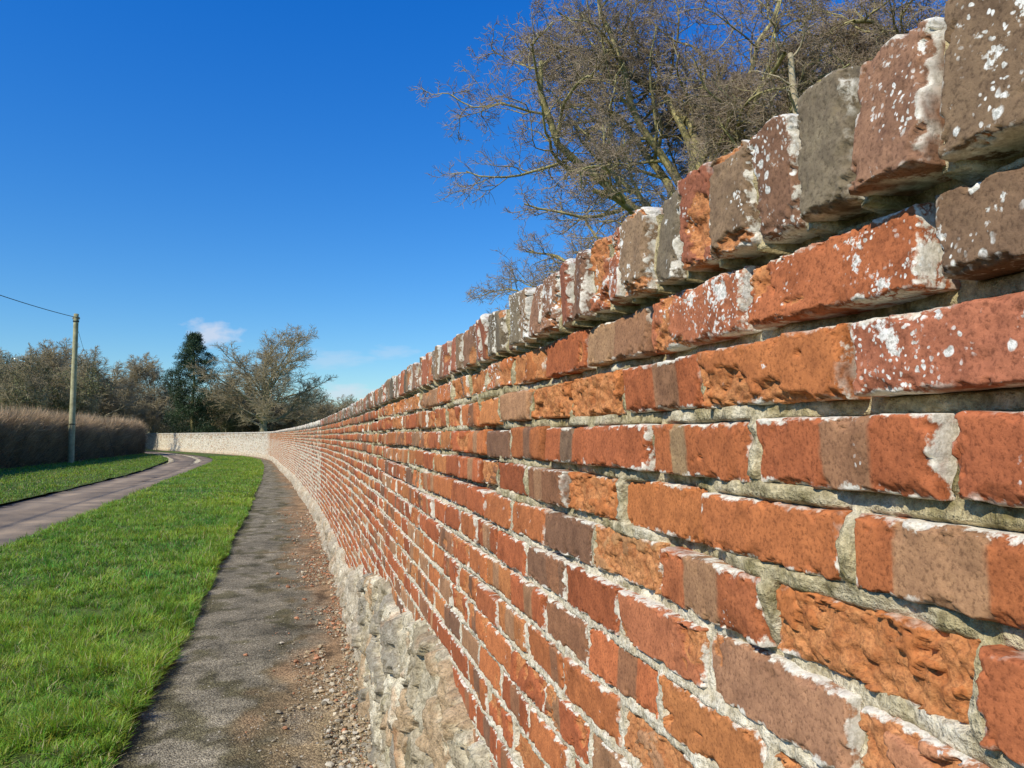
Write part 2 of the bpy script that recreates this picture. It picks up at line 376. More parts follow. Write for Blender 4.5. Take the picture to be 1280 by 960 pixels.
def mortar(name,sa,sb,res,fine=True):
    S_=np.arange(sa,sb+res*.5,res);Z=np.arange(0,1.825,res if fine else .06)
    if not fine:Z=np.array([0,.3,.6,.9,1.2,1.45,1.6,TOP,TOP+.06,TOP+.095])
    s,z=np.meshgrid(S_,Z,indexing='ij')
    n=fbm(s*35,z*35,0*s,4,11,.62);n2=fbm(s*6,z*9,0*s,2,12)
    up=sst(1.20,1.48,z)
    if fine:
        jd=np.full(s.shape,1.)
        zz=z-rowdisp(s,0)*(s>1.6)
        row=np.floor((TOP-zz)/CH).astype(int);fz=(TOP-zz)/CH-row
        dz=np.minimum(fz,1-fz)*CH
        for j in range(NR):
            m=row==j
            if m.any():
                ss=s[m];q=np.searchsorted(joints[j],ss);q=np.clip(q,1,len(joints[j])-1)
                jd[m]=np.minimum(np.abs(ss-joints[j][q-1]),np.abs(joints[j][q]-ss))
        m=row<0
        ss=s[m];q=np.clip(np.searchsorted(cj,ss),1,len(cj)-1);jd[m]=np.minimum(np.abs(ss-cj[q-1]),np.abs(cj[q]-ss))
        dj=np.minimum(jd,np.where(row<0,9,dz))
        d=.005+.011*up+n*.010+np.maximum(n2,-.35)*.030*up+.004*n2
        d=np.where((dz>.011)&(row>=0),d-.005*up,d)
        d=np.where(row<0,-.004+n*.011,d)
        d=d+sst(.008,.0125,dj)*.03
    else:
        d=.008+0*s+.004*up;d=np.where(z>TOP+.001,0.002,d)
    V=np.stack([xw(s)+d,s,z],-1)
    D=np.stack([np.clip(up*.60+.02+.2*(n2>0.2),0,1),0*s,0*s],-1)
    mesh_obj(name,V,gridfaces(len(S_),len(Z)),MM,wall,{'Dat':D.reshape(-1,3)})
mortar('mortar_fine',.1,1.7,.004);mortar('mortar_mid',1.7,5.2,.0065);mortar('mortar_far',5.2,SMAX,.5,False);mortar('mortar_rear',SMIN,.1,.5,False)
ys=np.arange(SMIN,SMAX,.5)
prof=[(.03,TOP+.09),(.205,TOP+.09),(.205,TOP),(.21,TOP-.001),(.21,0)]
V=np.stack([np.stack([xw(ys)+p[0],ys,0*ys+p[1]],-1) for p in prof],1)
mesh_obj('wall_back',V,gridfaces(len(ys),len(prof)),MM,wall,{'Dat':np.full((len(ys)*len(prof),3),.3)},smooth=False)
def plinth(name,sa,sb,rs,rz,zmax=1.05):
    S_=np.arange(sa,sb,rs);Z=np.arange(-.03,zmax,rz);s,z=np.meshgrid(S_,Z,indexing='ij')
    wx=s*4.6+fbm(s*9,z*9,0*s,3,31)*.8;wz=z*6.5+fbm(s*9,z*9,0*s+5,3,32)*.8
    f1,f2,cid,ox,oy=worley(wx,wz,3);edge=f2-f1
    n=fbm(s*14,z*14,0*s,5,33,.6);n2=fbm(s*60,z*60,0*s,3,34,.6)
    h=plh(s)+.055*fbm(s*5,0*s,0*s,3,35)+.025*n
    lump=sst(0,.16,edge)*(.010+.040*cid)*(.6+.6*sst(-.2,.2,fbm(s*4,z*4,0*s,2,36)))
    wa=cid*40
    lump=lump+sst(0,.2,edge)*(ox*np.cos(wa)+oy*np.sin(wa))*.03
    p=.012+.050*np.clip(1-z/np.maximum(h,.1),0,1)+lump+.022*n+.010*n2
    mk=sst(-.028,.004,h-z)
    d=.034*(1-mk)+(-p)*mk
    base=np.array([(.62,.55,.41),(.76,.69,.54),(.50,.43,.31),(.82,.75,.59),(.60,.44,.28),(.42,.38,.31)])[np.minimum((cid*6).astype(int),5)]
    mor=np.array((.78,.69,.51));w=sst(.02,.10,edge)[...,None]
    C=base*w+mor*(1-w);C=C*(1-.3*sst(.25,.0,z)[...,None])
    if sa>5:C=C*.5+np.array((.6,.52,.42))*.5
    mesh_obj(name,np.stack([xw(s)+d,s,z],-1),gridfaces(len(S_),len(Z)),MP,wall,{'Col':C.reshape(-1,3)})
plinth('rubble_plinth',-5,1.2,.03,.03);plinth('rubble_plinth_a',1.2,5.2,.008,.009);plinth('rubble_plinth_b',5.2,14,.02,.02,.8);plinth('rubble_plinth_c',14,SMAX,.12,.05,.5)
# ------------------------------------------------------------------ ground
gv=np.array([(-900,-900,-.03),(900,-900,-.03),(900,1500,-.03),(-900,1500,-.03)])
ground=mesh_obj('ground',gv,np.array([[0,1,2,3]]),MF)
def strip(name,fl,fr,ys,nx,zf,cf,mat,df=None,parent=None):
    t=np.linspace(0,1,nx);y,tt=np.meshgrid(ys,t,indexing='ij');x=fl(y)*(1-tt)+fr(y)*tt
    z=zf(x,y,tt);at={'Col':cf(x,y,tt).reshape(-1,3)}
    if df is not None:at['Dat']=df(x,y,tt).reshape(-1,3)
    return mesh_obj(name,np.stack([x,y,z],-1),gridfaces(len(ys),nx),mat,parent,at)
ysF=np.concatenate([np.arange(-8,2,.2),np.arange(2,12,.03),np.arange(12,30,.12),np.arange(30,115,.5)])
def c3(a):return np.array(a)[None,None,:]
def pathcol(x,y,t):
    n=fbm(x*2.2,y*1.1,0*x,4,41);n2=fbm(x*7,y*5,0*x,3,42)
    C=c3((.265,.232,.165))+0*x[...,None]
    C=C*(1+.38*n[...,None])
    moss=sst(.05,.35,n2*.8+.62*np.exp(-t/.13)+.28*np.exp(-((t-.60)/.13)**2)+.35*n-.06)[...,None]
    C=C*(1-.75*moss)+c3((.095,.085,.032))*.75*moss
    dirt=sst(.50,.86,t+.28*n+.2*n2)[...,None];C=C*(1-dirt)+dirt*c3((.35,.225,.125))
    tan=(sst(.58,.85,t+.15*n2)*sst(6.0,4.2,y))[...,None];C=C*(1-tan)+tan*c3((.45,.345,.195))
    dark=(sst(.25,.5,n2)*sst(.6,.8,t))[...,None];C=C*(1-.6*dark)
    return C
strip('footpath',lambda y:xp(y)-.10,lambda y:xw(y)+.05,ysF,44,lambda x,y,t:.006*fbm(x*3,y*2,0*x,3,43)+.03*sst(.82,1.,t)*(1+fbm(x*14,y*14,0*x,2,44))+.006,pathcol,MPA)
def roadcol(x,y,t):
    n=fbm(x*1.5,y*.4,0*x,3,51);C=c3((.36,.275,.185))*(1+.32*n[...,None])
    tr=np.exp(-((t-.28)/.1)**2)+np.exp(-((t-.74)/.1)**2);C=C*(1-.28*(1-tr[...,None]))
    ed=np.exp(-np.minimum(t,1-t)/.06)[...,None];return C*(1-.45*ed)
def roaddat(x,y,t):
    w=.62*np.exp(-((t-.06)/.12)**2)+.55*np.exp(-((t-.66)/.08)**2)*(y>26)+.30*sst(42,50,y)
    return np.stack([w-.12,0*w,0*w],-1)
strip('road',lambda y:xl(y)-.06,lambda y:xr(y)+.06,np.concatenate([np.arange(-30,60,.25),np.arange(60,125,.5)]),24,lambda x,y,t:.012*np.sin(t*np.pi)-.006+0*x,roadcol,MR,roaddat)
vz=lambda x,y,t:.012+.035*sst(0,.06,np.minimum(t,1-t))+.030*fbm(x*2.5,y*2.5,0*x,3,61)
gc=lambda x,y,t:c3((.05,.1,.02))+0*x[...,None]
edge_n=lambda y:.07*fbm(y*2.6,0*y,0*y,4,62,.65)
verge=strip('grass_verge',xr,lambda y:xp(y)+edge_n(y),ysF,40,vz,gc,MS)
verge2=strip('grass_verge',lambda y:xl(y)-7-0*y,xl,np.arange(-30,115,.5),20,lambda x,y,t:.02+.04*fbm(x,y,0*x,2,63)+.02,gc,MS)
def blades(name,n,y0,y1,fl,fr,hh,ww,parent,dark=1.,ypow=1.,edge=False,z0=.03):
    y=y0+(y1-y0)*R.rand(n)**ypow
    t=R.rand(n)
    if edge:t=1-np.abs(R.normal(0,.025,n))
    L_=fl(y);Rr=fr(y);x=L_+(Rr-L_)*t
    cl=fbm(x*2.5,y*2.5,0*x,3,71);cl2=fbm(x*11,y*11,0*x,2,72);cl0=fbm(x*.7,y*.7,0*x,2,73)
    z=z0+.030*fbm(x*2.5,y*2.5,0*x,3,61)
    h=hh*(1+.8*cl+1.0*cl2)*R.uniform(.5,1.3,n);h=np.maximum(h,hh*.25)
    w=ww*R.uniform(.6,1.3,n);an=cl2*5+R.uniform(0,3.6,n);ln=R.uniform(.2,1.7,n)
    dx,dy=np.cos(an),np.sin(an);ex,ey=-dy,dx
    an2=an+R.normal(0,.5,n)
    def P(side,f):
        off=h*ln*f**2*.75
        return np.stack([x+np.cos(an2)*off*1.+ex*w*side,y+np.sin(an2)*off+ey*w*side,z+h*(f-.27*ln*f*f)],-1)
    V=np.stack([P(-.5,0),P(.5,0),P(-.42,.55),P(.42,.55),P(0,1.)],1)
    o=np.arange(n)*5
    q=np.stack([o,o+1,o+3,o+2],-1);tr=np.stack([o+2,o+3,o+4],-1)
    gcol=np.stack([.245+.11*cl+.09*cl0+R.normal(0,.05,n),.385+.08*cl+.06*cl0+R.normal(0,.06,n),.040+R.normal(0,.01,n)],-1)
    st=R.rand(n)<.07;gcol[st]=np.array((.52,.45,.23))
    gcol=np.clip(gcol,.01,1)*dark
    C=np.stack([gcol*.33,gcol*.33,gcol,gcol,gcol*1.3],1)  # turf shading painted into blade colour: dark base, lighter tip
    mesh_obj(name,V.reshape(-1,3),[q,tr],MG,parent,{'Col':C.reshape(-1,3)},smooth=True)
blades('blades_a',100000,2.6,8,lambda y:np.maximum(xr(y),-.36*y-.35),xp,.088,.0058,verge,ypow=1.25)
blades('blades_b',85000,8,18,xr,xp,.085,.0088,verge,ypow=1.2)
blades('blades_c',85000,18,60,xr,xp,.075,.015,verge,ypow=1.3)
blades('blades_edge',20000,2.5,20,lambda y:xp(y)-1.5,lambda y:xp(y)+edge_n(y)+.03,.065,.0055,verge,ypow=1.4,edge=True,z0=.008)
blades('blades_rear',25000,-6,3.2,xr,xp,.06,.006,verge)
blades('blades_d',100000,6,100,lambda y:xl(y)-7,xl,.085,.02,verge2,dark=.9,ypow=1.2,z0=.04)
ico_v=[];t_=(1+5**.5)/2
for a,b in((-1,t_),(1,t_),(-1,-t_),(1,-t_)):ico_v.append((a,b,0))
for a,b in((-1,t_),(1,t_),(-1,-t_),(1,-t_)):ico_v.append((0,a,b))
for a,b in((t_,-1),(t_,1),(-t_,-1),(-t_,1)):ico_v.append((a,0,b))
ico_v=np.array(ico_v)/1.9
ico_f=np.array([(0,11,5),(0,5,1),(0,1,7),(0,7,10),(0,10,11),(1,5,9),(5,11,4),(11,10,2),(10,7,6),(7,1,8),(3,9,4),(3,4,2),(3,2,6),(3,6,8),(3,8,9),(4,9,5),(2,4,11),(6,2,10),(8,6,7),(9,8,1)])
def stones(name,x,y,z,sz,col,mat):
    n=len(x);V=ico_v[None]*(1+R.uniform(-.35,.35,(n,12,1)))
    V=V*np.stack([R.uniform(.7,1.3,n),R.uniform(.7,1.3,n),R.uniform(.4,.8,n)],-1)[:,None]
    a=R.uniform(0,6.28,n);c,s_=np.cos(a)[:,None],np.sin(a)[:,None]
    V=np.stack([V[...,0]*c-V[...,1]*s_,V[...,0]*s_+V[...,1]*c,V[...,2]],-1)*sz[:,None,None]*.5
    V+=np.stack([x,y,z+sz*.15],-1)[:,None]
    F=(ico_f[None]+(np.arange(n)*12)[:,None,None]).reshape(-1,3)
    return mesh_obj(name,V.reshape(-1,3),F,mat,None,{'Col':np.repeat(col,12,0)},smooth=False)
n=22000;y=2.6+14*R.rand(n)**1.6;dd=np.abs(R.normal(0,.20,n))+.02;cl=fbm(y*2,dd*6,0*y,3,81)
kk=(cl>-.12)|(dd<.1);y=y[kk];dd=dd[kk];n=len(y)
sz=R.uniform(.004,.010,n)+.034*(R.rand(n)**14);x=xw(y)-.05-dd
cp=np.array([(.48,.23,.12),(.46,.35,.21),(.58,.49,.34),(.38,.19,.10),(.28,.24,.17),(.62,.55,.42)])
near=R.rand(n)<sst(6.5,4.6,y)
ci=np.where(near,R.choice(6,n,p=[.05,.42,.24,.03,.16,.10]),R.choice(6,n,p=[.28,.26,.1,.14,.18,.04]))
stones('brick_debris',x,y,.012+.03*np.exp(-dd/.06),sz,cp[ci]*R.uniform(.65,1.15,(n,1)),col_mat('debris',.95,60))
n=4000;y=2.6+12*R.rand(n)**1.5;t=R.rand(n);x=xp(y)+(xw(y)-xp(y))*t
stones('gravel',x,y,0*x+.005,R.uniform(.003,.008,n)+.010*R.rand(n)**12,np.array([(.32,.285,.22)])*R.uniform(.5,1.6,(n,1)),col_mat('gravel',.95,60))
# ------------------------------------------------------------------ trees
def norm(v):return v/np.maximum(np.linalg.norm(v,axis=-1,keepdims=True),1e-9)
def tubes(P,Rd,sides):
    B,K,_=P.shape
    T=np.zeros_like(P);T[:,1:-1]=P[:,2:]-P[:,:-2];T[:,0]=P[:,1]-P[:,0];T[:,-1]=P[:,-1]-P[:,-2];T=norm(T)
    ref=np.where(np.abs(T[:,:1,2:3])<.9,np.array([0,0,1.])[None,None],np.array([1.,0,0])[None,None])
    A=norm(np.cross(T,ref+0*T));Bn=np.cross(T,A)
    an=np.arange(sides)*2*np.pi/sides
    V=P[:,:,None]+Rd[:,:,None,None]*(A[:,:,None]*np.cos(an)[None,None,:,None]+Bn[:,:,None]*np.sin(an)[None,None,:,None])
    i=np.arange(K-1)[:,None]*sides;j=np.arange(sides)[None];j2=(j+1)%sides
    q=np.stack([i+j,i+j2,i+sides+j2,i+sides+j],-1).reshape(-1,4)
    F=(q[None]+(np.arange(B)*K*sides)[:,None,None]).reshape(-1,4)
    return V.reshape(-1,3),F
def tree(rng,levels,L0,r0,trunkdir=(0,0,1)):
    st=np.zeros((1,3));di=norm(np.array([trunkdir],float));Ln=np.array([L0]);rr=np.array([r0])
    VV=[];FF=[];CC=[];off=0
    for li,lv in enumerate(levels):
        B=len(st);K=lv['segs']+1;P=np.zeros((B,K,3));P[:,0]=st;D=np.zeros((B,K,3));d=di.copy();D[:,0]=d
        for k in range(1,K):
            d=norm(d+lv['gnarl']*rng.normal(0,1,(B,3))+np.array([0,0,lv['up']]))
            P[:,k]=P[:,k-1]+d*(Ln/lv['segs'])[:,None];D[:,k]=d
        f=np.linspace(0,1,K)[None];Rd=rr[:,None]*(1-f*lv.get('tap',.6))
        v,q=tubes(P,Rd,lv['sides']);VV.append(v);FF.append(q+off);off+=len(v);CC.append(np.full(len(v),li/(len(levels)-1.)))
        if li==len(levels)-1:break
        nx=levels[li+1];m=nx['n']
        tt=nx['t0']+(1-nx['t0'])*((np.arange(m)[None]+rng.rand(B,m))/m);tt=np.clip(tt,0,.999)
        idx=tt*(K-1);i0=idx.astype(int);fr=idx-i0;bi=np.arange(B)[:,None]
        pos=P[bi,i0]*(1-fr[...,None])+P[bi,i0+1]*fr[...,None];dp=D[bi,i0+1]
        rad=rr[:,None]*(1-tt*lv.get('tap',.6))
        a=np.radians(rng.uniform(nx['ang'][0],nx['ang'][1],(B,m)))
        pr=norm(np.cross(dp,norm(rng.normal(0,1,(B,m,3)))))
        if 'az' in nx:
            az=(np.arange(m)[None]*2.4+nx['az']+rng.uniform(-.3,.3,(B,m)));pr=np.stack([np.cos(az),np.sin(az),0*az],-1)
            g=(tt-nx['t0'])/(1-nx['t0']);a=np.radians(nx['ang'][1]+(nx['ang'][0]-nx['ang'][1])*g)*rng.uniform(.85,1.15,(B,m))
        nd=norm(dp*np.cos(a)[...,None]+pr*np.sin(a)[...,None])
        nd[...,2]=np.where(nd[...,2]<-.25,nd[...,2]*.4,nd[...,2]);nd=norm(nd)
        ln=Ln[:,None]*nx['ratio']*rng.uniform(.8,1.15,(B,m))*(1.1-(.1 if 'az' in nx else .5)*tt)
        nr=np.minimum(rad*nx.get('rr',.6)*rng.uniform(.75,1.,(B,m)),rad*.95)
        st=pos.reshape(-1,3);di=nd.reshape(-1,3);Ln=ln.ravel();rr=np.maximum(nr.ravel(),nx.get('rmin',.004))
    return np.concatenate(VV),np.concatenate(FF),np.concatenate(CC)
def tree_mat(name,bark,bark2,twig):
    m=M(name);a=m.sep(m.attr('Col').outputs['Color'])[0];n=m.noise(5,4,.65)
    c=m.mix(m.ramp(n,.35,.65),bark,bark2);c=m.mix(m.ramp(a,.5,.95),c,twig)
    return m.fin(c,m.bump(n,.8,.04),.9)
MO=tree_mat('oak_bark',(.19,.165,.07),(.46,.40,.18),(.31,.235,.165))
MD=tree_mat('grey_bark',(.18,.155,.085),(.37,.32,.20),(.36,.29,.17))
rg=np.random.RandomState(21)
oakL=[dict(segs=6,sides=12,gnarl=.05,up=.1,tap=.45),
 dict(n=17,ang=(15,84),ratio=.64,gnarl=.19,up=.025,t0=.48,segs=10,sides=8,tap=.60,az=1.,rr=.60),
 dict(n=10,ang=(35,78),ratio=.54,gnarl=.24,up=.02,t0=.18,segs=8,sides=5,tap=.66,rr=.62,rmin=.038),
 dict(n=8,ang=(30,80),ratio=.52,gnarl=.26,up=.01,t0=.12,segs=6,sides=4,tap=.7,rr=.6,rmin=.019),
 dict(n=7,ang=(30,80),ratio=.56,gnarl=.27,up=.01,t0=.10,segs=4,sides=3,tap=.5,rr=.55,rmin=.0108),
 dict(n=8,ang=(25,80),ratio=.64,gnarl=.30,up=.0,t0=.08,segs=3,sides=3,tap=.4,rr=.6,rmin=.0076)]
V,F,C=tree(rg,oakL,11.5,.46)
def place(name,V,F,C,loc,sc=1,rot=0,mat=MO,parent=None,me=None):
    if me:
        ob=bpy.data.objects.new(name,me);scene.collection.objects.link(ob)
        if parent:ob.parent=parent
    else:
        ob=mesh_obj(name,V,F,mat,parent,{'Col':np.stack([C,C,C],-1)})
    ob.location=loc;ob.scale=(sc,sc,sc) if not isinstance(sc,tuple) else sc;ob.rotation_euler=(0,0,rot);return ob
oak=place('oak_tree',V,F,C,(12.2,22.0,-.05),.96,.4)
oak2=place('oak_tree',None,None,None,(18.0,18.0,-.05),.92,2.5,me=oak.data)
rg=np.random.RandomState(9)
V,F,C=tree(rg,[dict(segs=14,sides=10,gnarl=.035,up=.06,tap=.72),dict(n=9,ang=(30,65),ratio=.16,gnarl=.25,up=.05,t0=.45,segs=6,sides=5,tap=.7,rr=.45),dict(n=5,ang=(30,70),ratio=.5,gnarl=.3,up=.0,t0=.2,segs=4,sides=4,tap=.7,rr=.5,rmin=.01)],11.6,.26)
place('dead_tree',V,F,C*0,(12.2,16.0,-.05),1,0,bark_mat('dead_wood',(.26,.21,.12),(.48,.40,.26),9))
def dtree(seed,L0,r0,ang,n1,full=True):
    rg=np.random.RandomState(seed)
    lv=[dict(segs=4,sides=7,gnarl=.05,up=.1,tap=.45),
     dict(n=n1,ang=ang,ratio=.8,gnarl=.13,up=.05,t0=.33,segs=6,sides=5,tap=.7,az=1,rr=.55),
     dict(n=9,ang=(25,68),ratio=.52,gnarl=.17,up=.04,t0=.18,segs=5,sides=4,tap=.7,rr=.6,rmin=.045),
     dict(n=9,ang=(25,72),ratio=.52,gnarl=.2,up=.03,t0=.12,segs=4,sides=3,tap=.6,rr=.6,rmin=.026),
     dict(n=9 if full else 6,ang=(25,72),ratio=.62,gnarl=.22,up=.03,t0=.1,segs=2,sides=3,tap=.4,rr=.6,rmin=.016)]
    return tree(rg,lv,L0,r0)
T1=dtree(3,7.8,.42,(18,80),16);T2=dtree(4,7.5,.3,(12,62),10);T3=dtree(8,5.5,.24,(12,70),11,False)
ME={}
for k,T in (('a',T1),('b',T2),('c',T3)):
    ob=mesh_obj('tmp',T[0],T[1],MD,None,{'Col':np.stack([T[2]]*3,-1)});ME[k]=(ob.data,T[0][:,2].max());bpy.data.objects.remove(ob)
def bt(name,k,brg,dist,H,wid=1.,rot=0,parent=None):
    me,h=ME[k];s=H/h;b=math.radians(brg)
    return place(name,None,None,None,(math.sin(b)*dist,math.cos(b)*dist,-.05),(s*wid,s*wid,s),rot,MD,parent,me)
bt('bare_tree','a',-3.1,95,15,1.25,rot=1.)
bt('bare_tree','b',-10.2,112,12.6,1.15,rot=2)
bt('bare_tree','b',-11.9,108,12.2,1.25,rot=4)
dt=empty('distant_trees');rg=np.random.RandomState(11)
for k in range(42):
    b=-23+k*.46+rg.uniform(-.3,.3)
    if b<-13:dist=rg.uniform(86,122);H=rg.uniform(7.5,12.8)*dist/100
    else:dist=rg.uniform(118,150);H=rg.uniform(7,9.6)*dist/130
    bt('tree_%d'%k,'bc'[k%2],b,dist,H,rg.uniform(1.1,1.6),rg.uniform(0,6),dt)
for k in range(16):bt('tree_e%d'%k,'c',-6.2+k*.62,rg.uniform(104,130),rg.uniform(6.2,9.0),rg.uniform(1.2,1.6),rg.uniform(0,6),dt)
def leaves(name,cent,rad,nper,size,col,parent=None,mat=ML,sq=1.):
    n=len(cent)*nper;c=np.repeat(cent,nper,0);r=np.repeat(rad,nper)
    d=norm(R.normal(0,1,(n,3)))*(R.rand(n,1)**.4)*r[:,None];d[:,2]*=sq;p=c+d
    a=norm(R.normal(0,1,(n,3)))*size*R.uniform(.6,1.4,(n,1));b=np.cross(norm(R.normal(0,1,(n,3))),norm(a))*size*.6
    V=np.stack([p-a*.5,p+b*.5,p+a*.5],1)
    k=np.repeat(R.uniform(.6,1.35,len(cent)),nper)*R.uniform(.7,1.3,n)
    C=np.array(col)[None]*k[:,None]
    return mesh_obj(name,V.reshape(-1,3),np.arange(n*3).reshape(-1,3),mat,parent,{'Col':np.repeat(C,3,0)},smooth=False)
def pol(brg,dist):b=math.radians(brg);return np.array([math.sin(b)*dist,math.cos(b)*dist,0])
def conifer(name,brg,dist,H,W):
    p=pol(brg,dist);e=empty(name)
    zz=np.linspace(0,H*.98,8);P=np.stack([p[0]+.1*np.sin(zz),p[1]+0*zz,zz],-1)[None]
    v,f=tubes(P,(.28*(1-zz/H*.9))[None],8);mesh_obj('trunk',v,f,MO,e,{'Col':np.zeros((len(v),3))})
    n=560;t=R.rand(n)**1.05;z=H*(.06+.94*t);a=R.uniform(0,6.28,n)
    prof=W*.5*np.minimum(1,(1.06-t)*2.4)*(.78+.25*np.sin(t*19+a)+.3*R.rand(n))
    rr=prof*R.uniform(.35,1,n)
    c=np.stack([p[0]+np.cos(a)*rr,p[1]+np.sin(a)*rr,z],-1)
    leaves('foliage',c,R.uniform(.45,1.,n)*(1.1-.4*t),110,.22,(.045,.075,.030),e,sq=.7)
conifer('pine_tree',-7.7,100,13.8,6.6)
def evergreen(name,brg,dist,H,W,col,n=150):
    p=pol(brg,dist);e=empty(name);s=H/T3[0][:,2].max()
    ob=place('trunk_and_limbs',None,None,None,tuple(p),(s*W/H*1.2,s*W/H*1.2,s*1.04),0,MD,e,ME['c'][0])
    d=norm(R.normal(0,1,(n,3)))*(R.rand(n,1)**.5)
    c=p+np.array([0,0,H*.5])+d*np.array([W*.48,W*.48,H*.45])
    leaves('foliage',c,R.uniform(.5,1.1,n),90,.25,col,e)
evergreen('ivy_clad_tree',-5.5,106,10.3,5.0,(.10,.115,.045),90)
evergreen('ivy_clad_tree',-4.3,110,9.0,4.5,(.12,.12,.05),60)
evergreen('ivy_clad_tree',-14.6,84,9.0,6,(.17,.165,.065),70)
evergreen('ivy_clad_tree',-17.8,82,9.6,8,(.16,.155,.065),80)
cc=[];rr=[]
for k in range(170):
    b=R.uniform(-3.8,4.2);d_=R.uniform(114,130);hgt=(5.6+1.6*math.sin(b*2.1)+(1.2 if b>.2 else 0))*(1 if b<3.2 else .75)
    q=pol(b,d_);q[2]=R.uniform(.5,hgt);cc.append(q);rr.append(R.uniform(.8,1.5))
leaves('distant_evergreens',np.array(cc),np.array(rr),130,.32,(.085,.10,.042))
cc=[];rr=[]
for k in range(280):
    b=R.uniform(-24,-5);d_=R.uniform(112,140);q=pol(b,d_);q[2]=R.uniform(.3,4.8+1.2*math.sin(b*1.7));cc.append(q);rr.append(R.uniform(.9,1.6))
leaves('distant_shrubs',np.array(cc),np.array(rr),90,.30,(.23,.19,.09))
# ------------------------------------------------------------------ hedge
def hedge():
    e=empty('hedge');hx=lambda y:-13.9+0*y-.012*(y-40)*(y>40)
    y=np.arange(-15,72,.35)
    a=np.linspace(0,np.pi,17);yy,aa=np.meshgrid(y,a,indexing='ij')
    n=fbm(yy*.9,aa*1.5,0*yy,4,91)
    env=sst(72.2,70.5,yy)
    px=hx(yy)+np.sign(np.cos(aa))*np.abs(np.cos(aa))**.55*(.80+.30*n)
    pz=np.abs(np.sin(aa))**.6*(2.25+.30*n)*(.15+.85*env)
    V=np.stack([px,yy,pz],-1)
    mm=M('hedge_core');nn=mm.noise(3,5,.7);mat=mm.fin(mm.mix(mm.ramp(nn,.35,.65),(.045,.033,.017),(.16,.115,.06)),mm.bump(nn,1,.15),.95)
    mesh_obj('core',V,gridfaces(len(y),17),mat,e)
    N=200000;y=-15+87*R.rand(N)**.8;an=R.uniform(0,np.pi,N);m_=fbm(y*.9,an*1.5,0*y,4,91)
    bx=hx(y)+np.sign(np.cos(an))*np.abs(np.cos(an))**.55*(.75+.30*m_);bz=np.abs(np.sin(an))**.6*(2.2+.30*m_)
    fl=R.rand(N)<.35;bz=np.where(fl,bz*R.rand(N),bz)
    cl=fbm(y*1.3,bz*1.6,0*y,3,92)
    d=norm(np.stack([np.cos(an)*.5,0*an,.9+0*an],-1)+R.normal(0,.42,(N,3)));L_=R.uniform(.25,.9,N)*(.6+.5*np.sin(an))*(1+.5*cl)
    b=np.stack([bx,y,bz],-1);t=b+d*L_[:,None];w=norm(np.cross(d,R.normal(0,1,(N,3))))*R.uniform(.008,.018,(N,1))
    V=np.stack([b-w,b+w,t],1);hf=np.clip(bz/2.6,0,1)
    c=np.array([(.21,.155,.08)])*(1-hf[:,None])+np.array([(.50,.34,.19)])*hf[:,None];c=c*R.uniform(.55,1.35,(N,1))*(1+.7*cl[:,None])  # shade of the hedge face put into twig colour, darker towards the bottom
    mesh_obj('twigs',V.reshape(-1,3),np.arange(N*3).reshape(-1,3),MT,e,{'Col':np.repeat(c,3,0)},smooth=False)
hedge()
# ------------------------------------------------------------------ utility poles and wire
MW=bark_mat('pole_timber',(.26,.24,.13),(.46,.42,.24),4);
mk=M('dark_metal');mk.b.inputs['Metallic'].default_value=.4;MK=mk.fin((.03,.03,.03),None,.5)
mi=M('porcelain');MI=mi.fin((.35,.33,.3),None,.25)
def utility_pole(x,y,H,name='utility_pole'):
    e=empty(name,(x,y,0))
    zz=np.array([0,.5,2,4,6,H-.25,H-.02,H]);r=np.array([.17,.165,.155,.14,.13,.12,.118,.02])*1.05
    v,f=tubes(np.stack([0*zz,0*zz,zz],-1)[None],r[None],14);mesh_obj('pole',v,f,MW,e)
    for k,(dx,zt) in enumerate(((.16,H-.28),(-.16,H-.28))):
        P=np.array([[(0,0,zt-.12),(dx*.8,0,zt-.12),(dx,0,zt-.06),(dx,0,zt)]],float);v,f=tubes(P,np.full((1,4),.012),6);mesh_obj('bracket_%d'%k,v,f,MK,e)
        P=np.array([[(dx,0,zt-.03),(dx,0,zt),(dx,0,zt+.04),(dx,0,zt+.08)]],float);v,f=tubes(P,np.array([[.03,.045,.03,.035]]),10);mesh_obj('insulator_%d'%k,v,f,MI,e)
    for k,zb in enumerate((H-.45,2.2)):
        P=np.array([[(0,0,zb-.03),(0,0,zb+.03)]],float);v,f=tubes(P,np.array([[.15,.15]])+.012,14);mesh_obj('band_%d'%k,v,f,MK,e)
    return e
utility_pole(-12.75,47.9,8.45);utility_pole(-13.2,-2,8.45);utility_pole(-23.6,88,8.3)
def wire(name,a,b,sag,r=.018):
    t=np.linspace(0,1,40);a=np.array(a);b=np.array(b);P=a+(b-a)*t[:,None];P[:,2]-=4*sag*t*(1-t)
    v,f=tubes(P[None],np.full((1,40),r),5);mesh_obj(name,v,f,MK,None)
wire('overhead_wire',(-12.6,47.9,8.2),(-13.05,-2,8.2),1.0)
wire('stay_wire',(-12.75,47.9,7.9),(-11.2,51.5,.0),.0,.009)
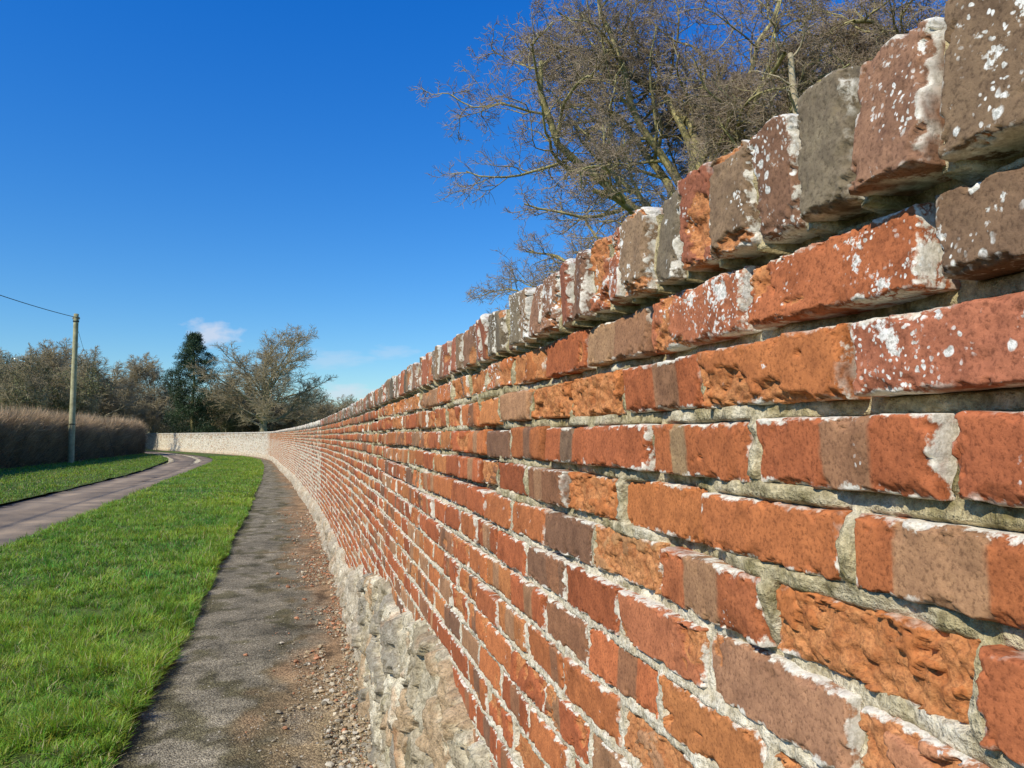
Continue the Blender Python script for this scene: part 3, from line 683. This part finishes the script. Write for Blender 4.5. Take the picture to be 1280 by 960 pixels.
# ------------------------------------------------------------------ light, sky
el=math.radians(39);az=math.radians(-120)
sd=Vector((math.sin(az)*math.cos(el),math.cos(az)*math.cos(el),math.sin(el)))
sl=bpy.data.lights.new('sun','SUN');sl.energy=5.0;sl.angle=math.radians(.5);sl.color=(1,.935,.80)
so=bpy.data.objects.new('sun',sl);scene.collection.objects.link(so);so.rotation_euler=(-sd).to_track_quat('-Z','Y').to_euler()
w=bpy.data.worlds.new('World');scene.world=w;w.use_nodes=True;nt=w.node_tree
bg=nt.nodes['Background'];sky=nt.nodes.new('ShaderNodeTexSky');sky.sky_type='NISHITA';sky.sun_disc=False
sky.sun_elevation=el;sky.sun_rotation=az;sky.air_density=1.;sky.dust_density=.2;sky.ozone_density=3.0
hs=nt.nodes.new('ShaderNodeHueSaturation');hs.inputs['Saturation'].default_value=1.25
nt.links.new(sky.outputs[0],hs.inputs['Color'])
tc=nt.nodes.new('ShaderNodeTexCoord')
sx=nt.nodes.new('ShaderNodeSeparateXYZ');nt.links.new(tc.outputs['Generated'],sx.inputs[0])
mr=nt.nodes.new('ShaderNodeMapRange');nt.links.new(sx.outputs[2],mr.inputs[0])
for i,v in enumerate((.0,.5,0,1)):mr.inputs[i+1].default_value=v
ti=nt.nodes.new('ShaderNodeMix');ti.data_type='RGBA';nt.links.new(mr.outputs[0],ti.inputs[0]);ti.inputs[6].default_value=(1.0,1.18,1.26,1);ti.inputs[7].default_value=(.25,1.17,1.95,1)
tm=nt.nodes.new('ShaderNodeMix');tm.data_type='RGBA';tm.blend_type='MULTIPLY';tm.inputs[0].default_value=1;nt.links.new(hs.outputs[0],tm.inputs[6]);nt.links.new(ti.outputs[2],tm.inputs[7])
last=tm.outputs[2]
def cloud(last,brg,elev,sx,sy,amt,seed):
    b,e=math.radians(brg),math.radians(elev)
    c=Vector((math.sin(b)*math.cos(e),math.cos(b)*math.cos(e),math.sin(e)))
    sub=nt.nodes.new('ShaderNodeVectorMath');sub.operation='SUBTRACT';nt.links.new(tc.outputs['Generated'],sub.inputs[0]);sub.inputs[1].default_value=c
    ml=nt.nodes.new('ShaderNodeVectorMath');ml.operation='MULTIPLY';nt.links.new(sub.outputs[0],ml.inputs[0]);ml.inputs[1].default_value=(1/math.radians(sx),1/math.radians(sx),1/math.radians(sy))
    ln=nt.nodes.new('ShaderNodeVectorMath');ln.operation='LENGTH';nt.links.new(ml.outputs[0],ln.inputs[0])
    nz=nt.nodes.new('ShaderNodeTexNoise');nz.inputs['Scale'].default_value=1.3;nz.inputs['Detail'].default_value=6;nt.links.new(ml.outputs[0],nz.inputs['Vector'])
    a=nt.nodes.new('ShaderNodeMath');a.operation='MULTIPLY_ADD';nt.links.new(nz.outputs['Fac'],a.inputs[0]);a.inputs[1].default_value=-2.4;nt.links.new(ln.outputs[1],a.inputs[2])
    mr=nt.nodes.new('ShaderNodeMapRange');nt.links.new(a.outputs[0],mr.inputs[0])
    for i,v in enumerate((-.9,.1,amt,0)):mr.inputs[i+1].default_value=v
    mx=nt.nodes.new('ShaderNodeMix');mx.data_type='RGBA';nt.links.new(mr.outputs[0],mx.inputs[0]);nt.links.new(last,mx.inputs[6]);mx.inputs[7].default_value=(7.2,7.5,8.6,1)
    return mx.outputs[2]
last=cloud(last,-6.7,7.1,1.5,.8,.7,0)
last=cloud(last,1.8,5.6,2.2,.6,.25,1)
last=cloud(last,2.6,3.2,1.8,.6,.55,2)
last=cloud(last,6.0,6.2,1.5,.45,.22,3)
nt.links.new(last,bg.inputs['Color']);bg.inputs['Strength'].default_value=.1
scene.view_settings.view_transform='Standard';scene.view_settings.look='None';scene.view_settings.exposure=0
cam=bpy.data.cameras.new('camera');co=bpy.data.objects.new('camera',cam);scene.collection.objects.link(co)
co.location=(0,0,CAMZ);co.rotation_euler=(math.radians(90+3.87),0,math.radians(-14.87))
cam.sensor_width=36;cam.lens=27;cam.clip_start=.02;cam.clip_end=3000;scene.camera=co
